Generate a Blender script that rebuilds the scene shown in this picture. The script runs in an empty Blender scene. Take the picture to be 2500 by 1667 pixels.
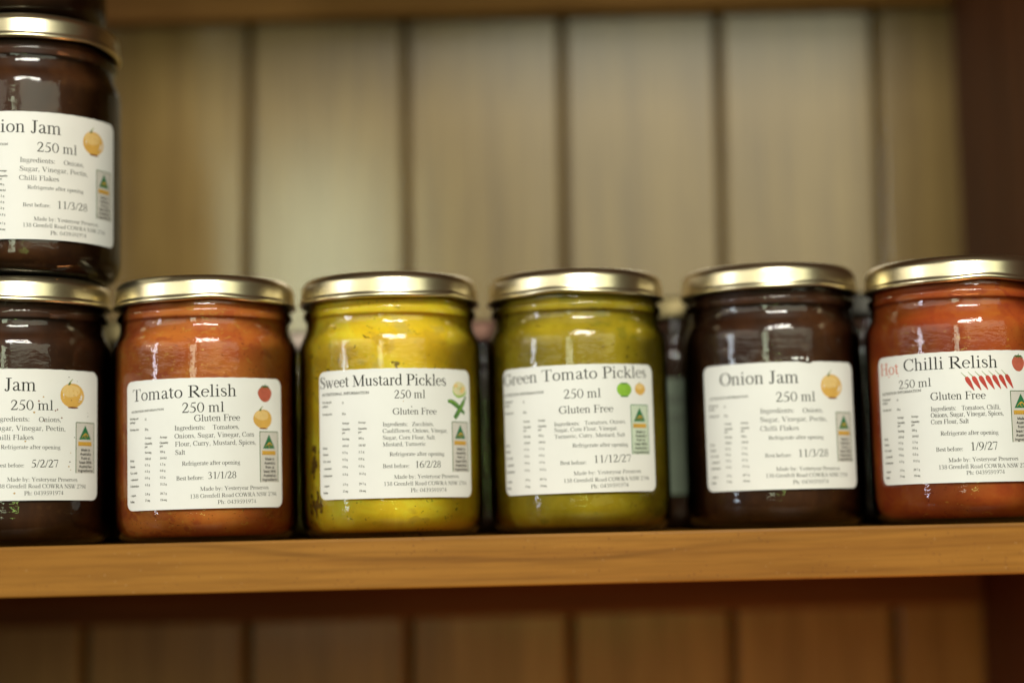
import bpy, math, random
from mathutils import Matrix, Vector

random.seed(7)
scene = bpy.context.scene
COL = scene.collection

# ------------------------------------------------------------------ camera
cam_data = bpy.data.cameras.new("camera")
cam = bpy.data.objects.new("camera", cam_data)
COL.objects.link(cam)
cam_data.sensor_width = 36.0
cam_data.lens = 62.2
cam_data.clip_start = 0.01
cam_data.clip_end = 50.0
PITCH, ROLL = math.radians(6.2), math.radians(-1.38)
cam.matrix_world = (Matrix.Translation((0.0, -0.70, 0.0004))
                    @ Matrix.Rotation(math.pi / 2 + PITCH, 4, 'X')
                    @ Matrix.Rotation(ROLL, 4, 'Z'))
cam_data.dof.use_dof = True
cam_data.dof.focus_distance = 0.667
cam_data.dof.aperture_fstop = 1.85
cam_data.dof.aperture_blades = 0
scene.camera = cam

# ------------------------------------------------------------------ world, view
world = bpy.data.worlds.new("World")
scene.world = world
world.use_nodes = True
bgn = world.node_tree.nodes["Background"]
bgn.inputs[0].default_value = (0.8, 0.62, 0.40, 1)
bgn.inputs[1].default_value = 0.07
scene.view_settings.view_transform = 'Standard'
scene.view_settings.look = 'None'
scene.view_settings.exposure = 0.0
scene.view_settings.gamma = 1.0
scene.view_settings.use_curve_mapping = False
scene.render.engine = 'CYCLES'
scene.cycles.use_denoising = True
scene.cycles.max_bounces = 8
scene.cycles.transparent_max_bounces = 16
scene.cycles.sample_clamp_indirect = 6.0
scene.cycles.caustics_reflective = False
scene.cycles.caustics_refractive = False


# ------------------------------------------------------------------ lamps: the windows and the pale room facing the shelf, plus an added fill
def area(name, az, dist, el, w, h, radiance, color):
    """rectangular area lamp at azimuth az (deg, + = right) in front of the jars, facing them"""
    d = bpy.data.lights.new(name, 'AREA')
    d.shape = 'RECTANGLE'
    d.size, d.size_y = w, h
    d.energy = radiance * w * h * math.pi
    d.color = color
    o = bpy.data.objects.new(name, d)
    COL.objects.link(o)
    a, e = math.radians(az), math.radians(el)
    p = Vector((math.sin(a) * math.cos(e), -math.cos(a) * math.cos(e), math.sin(e))) * dist
    p.z += 0.06
    o.location = p
    o.rotation_euler = (Vector((0, 0, 0.06)) - p).to_track_quat('-Z', 'Y').to_euler()
    return o


area("window_light_left", -55, 2.0, 17.0, 2.85, 0.68, 1.55, (1.0, 0.96, 0.80))
area("window_light_right", 24, 2.0, 16.5, 1.75, 0.68, 1.85, (0.95, 1.0, 0.76))
area("narrow_window_light", -57, 1.6, 8, 0.12, 0.60, 18.0, (0.86, 0.92, 1.0))
area("doorway_light", -10, 1.6, 8, 0.16, 0.50, 8.5, (0.88, 1.0, 0.70))
area("garden_light", 4, 1.6, 0.0, 0.26, 0.05, 14.0, (0.62, 1.0, 0.25))
area("lamp_light_warm", -66, 1.5, 13, 0.07, 0.06, 20.0, (1.0, 0.80, 0.55))
area("ceiling_lamp", 8, 2.2, 32, 1.0, 0.34, 37.0, (1.0, 0.96, 0.85))
lb_ = area("lower_fill_light", 40, 0.5, -40, 0.16, 0.12, 16.0, (1.0, 0.38, 0.12))  # added lamp, stands in for warm bounce below the shelf
lb_.location = (0.205, -0.10, -0.34)
lb_.rotation_euler = (Vector((0.18, 0.14, -0.08)) - lb_.location).to_track_quat('-Z', 'Y').to_euler()


# ------------------------------------------------------------------ materials
def mat(name):
    m = bpy.data.materials.new(name)
    m.use_nodes = True
    nt = m.node_tree
    return m, nt, nt.nodes["Principled BSDF"], nt.nodes["Material Output"]


def N(nt, kind, **kw):
    n = nt.nodes.new(kind)
    for k, v in kw.items():
        setattr(n, k, v)
    return n


def coords(nt, scale, loc=(0, 0, 0), rot=(0, 0, 0)):
    t = N(nt, 'ShaderNodeTexCoord')
    mp = N(nt, 'ShaderNodeMapping')
    mp.inputs['Scale'].default_value = scale
    mp.inputs['Location'].default_value = loc
    mp.inputs['Rotation'].default_value = rot
    nt.links.new(t.outputs['Object'], mp.inputs['Vector'])
    return mp.outputs['Vector']


def noise(nt, vec, scale, detail=4, rough=0.55, dist=0.0):
    n = N(nt, 'ShaderNodeTexNoise')
    n.inputs['Scale'].default_value = scale
    n.inputs['Detail'].default_value = detail
    n.inputs['Roughness'].default_value = rough
    n.inputs['Distortion'].default_value = dist
    nt.links.new(vec, n.inputs['Vector'])
    return n.outputs['Fac']


def ramp(nt, fac, stops):
    r = N(nt, 'ShaderNodeValToRGB')
    el = r.color_ramp.elements
    while len(el) < len(stops):
        el.new(0.5)
    for e, (p, c) in zip(el, stops):
        e.position = p
        e.color = (*c, 1) if len(c) == 3 else c
    nt.links.new(fac, r.inputs['Fac'])
    return r.outputs['Color']


def mixc(nt, fac, a, b, blend='MIX'):
    m = N(nt, 'ShaderNodeMix', data_type='RGBA', blend_type=blend)
    for sock, v in ((m.inputs[0], fac), (m.inputs[6], a), (m.inputs[7], b)):
        if isinstance(v, (int, float)):
            sock.default_value = v
        elif isinstance(v, tuple):
            sock.default_value = (*v, 1)
        else:
            nt.links.new(v, sock)
    return m.outputs[2]


def bump(nt, bsdf, h, strength, distance):
    b = N(nt, 'ShaderNodeBump')
    b.inputs['Strength'].default_value = strength
    b.inputs['Distance'].default_value = distance
    nt.links.new(h, b.inputs['Height'])
    nt.links.new(b.outputs['Normal'], bsdf.inputs['Normal'])
    return b


BW = ((0, (0, 0, 0)), (1, (1, 1, 1)))


def wood_material(name, dark, mid, light, axis, rough, specks=0.0, coat=0.0, scale=1.0, spec=0.4):
    """varnished timber; axis = grain direction"""
    m, nt, b, out = mat(name)
    s = [60 * scale] * 3
    s['xyz'.index(axis)] = 2.2 * scale
    v = coords(nt, tuple(s))
    g = noise(nt, v, 1.0, 6, 0.6, 0.6)
    col = ramp(nt, g, ((0.28, dark), (0.5, mid), (0.74, light)))
    s2 = [420 * scale] * 3
    s2['xyz'.index(axis)] = 16 * scale
    fine = noise(nt, coords(nt, tuple(s2)), 1.0, 3, 0.6)
    col = mixc(nt, 0.5, col, ramp(nt, fine, ((0.35, (0.58, 0.52, 0.46)), (0.58, (1.06, 1.06, 1.06)))), 'MULTIPLY')
    bs = [14, 14, 14]
    bs['xyz'.index(axis)] = 6
    blot = noise(nt, coords(nt, tuple(bs)), 1.0, 4, 0.55)
    col = mixc(nt, 0.55, col, ramp(nt, blot, ((0.35, (0.72, 0.66, 0.6)), (0.65, (1.0, 1.0, 1.0)))), 'MULTIPLY')
    rg = N(nt, 'ShaderNodeMapRange')
    rg.inputs['To Min'].default_value = rough - 0.08
    rg.inputs['To Max'].default_value = rough + 0.14
    nt.links.new(fine, rg.inputs['Value'])
    nt.links.new(rg.outputs[0], b.inputs['Roughness'])
    if specks:
        # one long meandering grain line and pin-point dents, more of them towards the lower edge
        wv = N(nt, 'ShaderNodeTexWave', wave_type='BANDS', bands_direction='Z')
        wv.inputs['Scale'].default_value = 16.0
        wv.inputs['Distortion'].default_value = 9.0
        wv.inputs['Detail'].default_value = 2.0
        wv.inputs['Detail Scale'].default_value = 0.25
        nt.links.new(coords(nt, (0.7, 1, 1)), wv.inputs['Vector'])
        col = mixc(nt, 0.45, col, ramp(nt, wv.outputs['Fac'], ((0.0, (0.60, 0.56, 0.5)), (0.03, (1, 1, 1)))), 'MULTIPLY')
        for sc, thr, c, amt in ((420, 0.19, (0.16, 0.06, 0.015), specks * .8), (800, 0.22, (0.22, 0.09, 0.02), specks * .7), (330, 0.09, (0.72, 0.55, 0.33), specks * .35)):
            vo = N(nt, 'ShaderNodeTexVoronoi')
            vo.inputs['Scale'].default_value = sc
            nt.links.new(coords(nt, (1, 1, 1), loc=(sc * .13, 0, .37)), vo.inputs['Vector'])
            spot = ramp(nt, vo.outputs['Distance'], ((thr * .55, (1, 1, 1)), (thr, (0, 0, 0))))
            keep = ramp(nt, noise(nt, coords(nt, (38, 38, 60), loc=(sc, 1, 2)), 1.0, 2, 0.5), ((0.46, (0, 0, 0)), (0.60, (1, 1, 1))))
            f = mixc(nt, 1.0, spot, keep, 'MULTIPLY')
            f = mixc(nt, 1.0, f, (amt, amt, amt), 'MULTIPLY')
            col = mixc(nt, f, col, c)
    nt.links.new(col, b.inputs['Base Color'])
    b.inputs['Coat Weight'].default_value = coat
    b.inputs['Specular IOR Level'].default_value = spec
    b.inputs['Coat Roughness'].default_value = 0.18
    b.inputs['Coat IOR'].default_value = 1.7
    bump(nt, b, g, 0.15, 0.0006)
    return m


M = {}
M['shelf_wood'] = wood_material("honey varnished pine", (0.255, 0.102, 0.014), (0.335, 0.147, 0.021), (0.38, 0.178, 0.030), 'x', 0.42, specks=1.0, spec=0.2)
M['board_wood'] = wood_material("varnished lining board", (0.185, 0.113, 0.030), (0.235, 0.150, 0.042), (0.28, 0.184, 0.057), 'z', 0.45, coat=1.0, spec=0.08)
M['panel_wood'] = wood_material("dark red stained timber", (0.075, 0.024, 0.008), (0.105, 0.036, 0.012), (0.14, 0.050, 0.017), 'z', 0.55, spec=0.2)
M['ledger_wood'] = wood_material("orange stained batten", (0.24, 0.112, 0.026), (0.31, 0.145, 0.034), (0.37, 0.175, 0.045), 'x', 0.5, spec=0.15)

M['shaded_ledger'] = wood_material("batten darkened for shade", (0.08, 0.034, 0.010), (0.11, 0.047, 0.014), (0.14, 0.062, 0.019), 'x', 0.5, spec=0.15)  # darker batten copy: shade under the shelf put into the colour


def glass_material():
    m, nt, b, out = mat("clear jar glass")
    nt.nodes.remove(b)
    lw = N(nt, 'ShaderNodeLayerWeight')
    lw.inputs['Blend'].default_value = 0.5
    tint = ramp(nt, lw.outputs['Facing'], ((0.0, (0.99, 0.99, 0.98)), (0.75, (0.95, 0.95, 0.93)), (1.0, (0.62, 0.61, 0.56))))
    tr = N(nt, 'ShaderNodeBsdfTransparent')
    nt.links.new(tint, tr.inputs['Color'])
    gl = N(nt, 'ShaderNodeBsdfGlossy')
    gl.inputs['Roughness'].default_value = 0.02
    fr = N(nt, 'ShaderNodeFresnel')
    fr.inputs['IOR'].default_value = 1.52
    mx = N(nt, 'ShaderNodeMixShader')
    nt.links.new(fr.outputs[0], mx.inputs[0])
    nt.links.new(tr.outputs[0], mx.inputs[1])
    nt.links.new(gl.outputs[0], mx.inputs[2])
    nt.links.new(mx.outputs[0], out.inputs['Surface'])
    h1 = noise(nt, coords(nt, (1, 1, 1.8)), 170, 3, 0.6)
    bp = N(nt, 'ShaderNodeBump')
    bp.inputs['Strength'].default_value = 0.36
    bp.inputs['Distance'].default_value = 0.0005
    nt.links.new(h1, bp.inputs['Height'])
    nt.links.new(bp.outputs['Normal'], gl.inputs['Normal'])
    return m


M['glass'] = glass_material()


def lid_material():
    m, nt, b, out = mat("gold lacquered tinplate")
    n = noise(nt, coords(nt, (1, 1, 1)), 60, 3, 0.5)
    col = ramp(nt, n, ((0.3, (0.76, 0.67, 0.43)), (0.7, (0.83, 0.74, 0.51))))
    nt.links.new(col, b.inputs['Base Color'])
    b.inputs['Metallic'].default_value = 1.0
    b.inputs['Roughness'].default_value = 0.28
    sc = noise(nt, coords(nt, (40, 40, 500)), 1.0, 3, 0.5)
    bump(nt, b, mixc(nt, 0.35, sc, noise(nt, coords(nt, (1, 1, 1.4)), 75, 2, 0.5)), 0.10, 0.0004)
    return m


M['gold'] = lid_material()


def plain_metal(name, c, rough):
    m, nt, b, out = mat(name)
    n = noise(nt, coords(nt, (1, 1, 1)), 90, 3, 0.5)
    nt.links.new(ramp(nt, n, ((0.3, tuple(x * .8 for x in c)), (0.7, c))), b.inputs['Base Color'])
    b.inputs['Metallic'].default_value = 0.6
    b.inputs['Roughness'].default_value = rough
    return m


M['dull_gold'] = plain_metal("dull yellow lid", (0.30, 0.24, 0.11), 0.5)
M['copper'] = plain_metal("dull copper lid", (0.20, 0.10, 0.07), 0.45)
M['grey_lid'] = plain_metal("greyed pink lid", (0.42, 0.34, 0.28), 0.5)
M['shaded_lid'] = plain_metal("lid darkened for shade", (0.03, 0.028, 0.022), 0.35)  # near-black colour stands in for shade on a back-row lid


def food(name, stops, scale, bits=(), rough=0.45, sss=0.55, streak=1.0):
    """chunky preserve pressed against the glass; bits = (scale, threshold, colour, amount)"""
    m, nt, b, out = mat(name)
    v = coords(nt, (1, 1, streak))
    n1 = noise(nt, v, scale, 5, 0.6, 0.4)
    col = ramp(nt, n1, stops)
    big = noise(nt, coords(nt, (1, 1, 1.3), loc=(3, 1, 2)), scale * 0.45, 3, 0.55)
    col = mixc(nt, 0.7, col, ramp(nt, big, ((0.30, (0.80, 0.68, 0.64)), (0.52, (1.1, 1.1, 1.1)))), 'MULTIPLY')
    for k, (sc, thr, c, amt) in enumerate(bits):
        vo = N(nt, 'ShaderNodeTexVoronoi')
        vo.inputs['Scale'].default_value = sc
        vo.inputs['Randomness'].default_value = 1.0
        wob = N(nt, 'ShaderNodeTexNoise')
        wob.inputs['Scale'].default_value = sc * 1.3
        tc = coords(nt, (1, 1, 1.5), loc=(k * 1.7, k, 0.3))
        nt.links.new(tc, wob.inputs['Vector'])
        ad = N(nt, 'ShaderNodeMix', data_type='RGBA', blend_type='LINEAR_LIGHT')
        ad.inputs[0].default_value = 0.012
        nt.links.new(tc, ad.inputs[6])
        nt.links.new(wob.outputs['Color'], ad.inputs[7])
        nt.links.new(ad.outputs[2], vo.inputs['Vector'])
        spot = ramp(nt, vo.outputs['Distance'], ((thr * 0.6, (1, 1, 1)), (thr, (0, 0, 0))))
        keep = ramp(nt, noise(nt, coords(nt, (1, 1, 1), loc=(k * 5.1, 2, 1)), sc * 0.3, 1, 0.5), ((0.42, (0, 0, 0)), (0.52, (1, 1, 1))))
        f = mixc(nt, 1.0, spot, keep, 'MULTIPLY')
        f = mixc(nt, 1.0, f, (amt, amt, amt), 'MULTIPLY')
        col = mixc(nt, f, col, c)
    nt.links.new(col, b.inputs['Base Color'])
    b.inputs['Roughness'].default_value = rough
    b.inputs['Specular IOR Level'].default_value = 0.15
    if sss:
        b.inputs['Subsurface Weight'].default_value = sss
        b.inputs['Subsurface Radius'].default_value = (0.007, 0.004, 0.0015)
        b.inputs['Subsurface Scale'].default_value = 1.0
    bump(nt, b, n1, 0.12, 0.001)
    return m


M['tomato'] = food("tomato relish", ((0.25, (0.437, 0.073, 0.0224)), (0.5, (0.568, 0.159, 0.0272)), (0.75, (0.657, 0.236, 0.0417))), 60,
                   ((95, 0.36, (0.36, 0.05, 0.022), 0.5), (150, 0.28, (0.62, 0.30, 0.05), 0.7), (210, 0.2, (0.16, 0.04, 0.01), 0.7)))
M['chilli'] = food("chilli relish", ((0.25, (0.347, 0.046, 0.0142)), (0.5, (0.453, 0.091, 0.0155)), (0.75, (0.531, 0.152, 0.0217))), 60,
                   ((95, 0.36, (0.30, 0.03, 0.016), 0.5), (120, 0.16, (0.62, 0.30, 0.04), 0.6), (210, 0.2, (0.15, 0.02, 0.01), 0.7)))
M['mustard'] = food("mustard pickle", ((0.25, (0.739, 0.476, 0.0143)), (0.5, (0.906, 0.607, 0.0239)), (0.75, (0.920, 0.739, 0.0596))), 70,
                    ((90, 0.16, (0.10, 0.055, 0.012), 0.8), (60, 0.3, (0.66, 0.50, 0.10), 0.6), (170, 0.19, (0.13, 0.08, 0.016), 0.85), (75, 0.36, (0.60, 0.36, 0.03), 0.5)))
M['green'] = food("green tomato pickle", ((0.25, (0.304, 0.214, 0.0090)), (0.5, (0.417, 0.311, 0.0134)), (0.75, (0.519, 0.383, 0.0226))), 65,
                  ((70, 0.34, (0.24, 0.22, 0.015), 0.6), (150, 0.22, (0.12, 0.08, 0.01), 0.75), (100, 0.33, (0.48, 0.38, 0.05), 0.5)))
M['jam'] = food("onion jam", ((0.25, (0.025, 0.010, 0.0043)), (0.5, (0.050, 0.018, 0.0069)), (0.75, (0.095, 0.036, 0.0112))), 60,
                ((110, 0.3, (0.11, 0.045, 0.014), 0.5),), streak=0.6, sss=0.0)


def paint(name, c, var=0.12, rough=0.6, scale=200):
    m, nt, b, out = mat(name)
    n = noise(nt, coords(nt, (1, 1, 1)), scale, 3, 0.6)
    nt.links.new(ramp(nt, n, ((0.3, tuple(x * (1 - var) for x in c)), (0.7, c))), b.inputs['Base Color'])
    b.inputs['Roughness'].default_value = rough
    b.inputs['Specular IOR Level'].default_value = 0.3
    if 'paper' in name:
        bump(nt, b, noise(nt, coords(nt, (1, 1, .35)), 55, 3, 0.5), 0.22, 0.0006)
    return m


M['paper'] = paint("white label paper", (0.81, 0.805, 0.775), 0.04, 0.5, 70)
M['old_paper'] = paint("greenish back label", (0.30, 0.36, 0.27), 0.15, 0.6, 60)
M['ink'] = paint("black ink", (0.022, 0.021, 0.018), 0.3)
M['grey_ink'] = paint("grey ink", (0.16, 0.155, 0.14), 0.3)
M['red_ink'] = paint("faded red ink", (0.66, 0.20, 0.14), 0.12)
M['green_ink'] = paint("logo green", (0.025, 0.17, 0.065), 0.15)
M['gold_ink'] = paint("logo gold", (0.66, 0.37, 0.05), 0.15)
M['badge_fill'] = paint("badge grey", (0.62, 0.59, 0.54), 0.06)
M['badge_green_fill'] = paint("badge pale green", (0.58, 0.66, 0.52), 0.06)
M['tomato_print'] = paint("printed tomato red", (0.52, 0.12, 0.07), 0.25, 0.6, 300)
M['leaf_print'] = paint("printed leaf green", (0.06, 0.14, 0.03), 0.4, 0.6, 400)
M['onion_print'] = paint("printed onion gold", (0.72, 0.42, 0.09), 0.16, 0.6, 160)
M['onion_pale_print'] = paint("printed onion pale gold", (0.80, 0.56, 0.22), 0.12, 0.6, 160)
M['lime_print'] = paint("printed lime green", (0.30, 0.56, 0.05), 0.25, 0.6, 250)
M['cream_print'] = paint("printed cauliflower cream", (0.76, 0.70, 0.42), 0.2, 0.6, 500)
M['courgette_print'] = paint("printed courgette green", (0.10, 0.25, 0.055), 0.35, 0.6, 300)
M['chilli_print'] = paint("printed chilli red", (0.55, 0.06, 0.04), 0.3, 0.6, 300)
M['stem_print'] = paint("printed stem green", (0.33, 0.38, 0.14), 0.25)
M['spice'] = paint('dark brown spice clump', (0.27, 0.145, 0.014), 0.5, 0.6, 350)
M['stain'] = paint("brown jam splash", (0.20, 0.05, 0.015), 0.4)
M['ochre_stain'] = paint("ochre splash", (0.55, 0.33, 0.09), 0.3)


# ------------------------------------------------------------------ mesh helpers
class MB:
    def __init__(self):
        self.v, self.f, self.mi, self.mats = [], [], [], []

    def slot(self, m):
        if m not in self.mats:
            self.mats.append(m)
        return self.mats.index(m)

    def face(self, pts, m):
        i = len(self.v)
        self.v += [tuple(p) for p in pts]
        self.f.append(tuple(range(i, i + len(pts))))
        self.mi.append(self.slot(m))

    def box(self, x0, x1, y0, y1, z0, z1, m):
        i = len(self.v)
        self.v += [(x, y, z) for z in (z0, z1) for y in (y0, y1) for x in (x0, x1)]
        s = self.slot(m)
        for q in ((0, 2, 3, 1), (4, 5, 7, 6), (0, 1, 5, 4), (2, 6, 7, 3), (0, 4, 6, 2), (1, 3, 7, 5)):
            self.f.append(tuple(i + k for k in q))
            self.mi.append(s)

    def build(self, name, parent=None, smooth=False, bevel=0.0):
        me = bpy.data.meshes.new(name)
        me.from_pydata(self.v, [], self.f)
        for m in self.mats:
            me.materials.append(m)
        me.polygons.foreach_set('material_index', self.mi)
        if smooth:
            me.polygons.foreach_set('use_smooth', [True] * len(me.polygons))
        me.update()
        o = bpy.data.objects.new(name, me)
        COL.objects.link(o)
        if parent:
            o.parent = parent
        if bevel:
            b = o.modifiers.new("bevel", 'BEVEL')
            b.width, b.segments, b.limit_method = bevel, 3, 'ANGLE'
        return o


def lathe(profile, m, segs=112, zmod=None):
    """surface of revolution of (r, z) in millimetres, welded"""
    mb = MB()
    s = mb.slot(m)
    rings = []
    for j, (r, z) in enumerate(profile):
        if r < 1e-6:
            rings.append([len(mb.v)])
            mb.v.append((0, 0, z / 1000))
            continue
        ring = []
        for k in range(segs):
            a = 2 * math.pi * k / segs
            dz = zmod(j, a) if zmod else 0
            ring.append(len(mb.v))
            mb.v.append((r / 1000 * math.cos(a), r / 1000 * math.sin(a), (z + dz) / 1000))
        rings.append(ring)
    for A, B in zip(rings, rings[1:]):
        for k in range(segs):
            k2 = (k + 1) % segs
            if len(A) == 1:
                q = (A[0], B[k2], B[k])
            elif len(B) == 1:
                q = (A[k], A[k2], B[0])
            else:
                q = (A[k], A[k2], B[k2], B[k])
            mb.f.append(q)
            mb.mi.append(s)
    return mb


def smooth_profile(pts, n=5):
    """Catmull-Rom through (r, z) points"""
    out = []
    P = [pts[0]] + list(pts) + [pts[-1]]
    for i in range(1, len(P) - 2):
        for k in range(n):
            t = k / n
            c = []
            for d in (0, 1):
                a, b, e, f = P[i - 1][d], P[i][d], P[i + 1][d], P[i + 2][d]
                c.append(0.5 * (2 * b + (e - a) * t + (2 * a - 5 * b + 4 * e - f) * t * t + (3 * b - a - 3 * e + f) * t ** 3))
            out.append((max(c[0], 0), c[1]))
    out.append(pts[-1])
    return out


def tag(o, label, cat, group=None, kind=None):
    o['label'] = label
    o['category'] = cat
    if group:
        o['group'] = group
    if kind:
        o['kind'] = kind


# ------------------------------------------------------------------ a serif stroke font (units 1/1000 em)
TH, CT, TN, SF = 84, 100, 30, 24       # lower-case stem, capital stem, thin stroke, serif


def arc(cx, cy, rx, ry, a0, a1, tk, tn=TN, n=14):
    pts, ws = [], []
    for i in range(n + 1):
        a = math.radians(a0 + (a1 - a0) * i / n)
        pts.append((cx + rx * math.cos(a), cy + ry * math.sin(a)))
        ws.append(tn + (tk - tn) * abs(math.cos(a)) ** 1.4)
    return pts, ws


def L(x0, y0, x1, y1, w, w1=None):
    return [(x0, y0), (x1, y1)], [w, w if w1 is None else w1]


def V(x, y0, y1, w=TH):
    return L(x, y0, x, y1, w)


def H(x0, x1, y, w=SF):
    return L(x0, y, x1, y, w)


def foot(x, half=75, y=None, up=False):
    y = SF / 2 if y is None else y
    return H(x - half, x + half, y)


def crv(pts, ws, n=5):
    P = [p + (w,) for p, w in zip(pts, ws)]
    P = [P[0]] + P + [P[-1]]
    o, ow = [], []
    for i in range(1, len(P) - 2):
        for k in range(n):
            t = k / n
            c = [0.5 * (2 * P[i][d] + (P[i + 1][d] - P[i - 1][d]) * t + (2 * P[i - 1][d] - 5 * P[i][d] + 4 * P[i + 1][d] - P[i + 2][d]) * t * t
                        + (3 * P[i][d] - P[i - 1][d] - 3 * P[i + 1][d] + P[i + 2][d]) * t ** 3) for d in range(3)]
            o.append((c[0], c[1]))
            ow.append(c[2])
    o.append(pts[-1])
    ow.append(ws[-1])
    return o, ow


def dot(x, y, r):
    return [(x, y - r * .95), (x, y - r * .5), (x, y), (x, y + r * .5), (x, y + r * .95)], [r * .6, r * 1.7, r * 2, r * 1.7, r * .6]


def flag(x, y):
    return L(x - 95, y - 38, x, y - 8, 20, 34)


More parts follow.
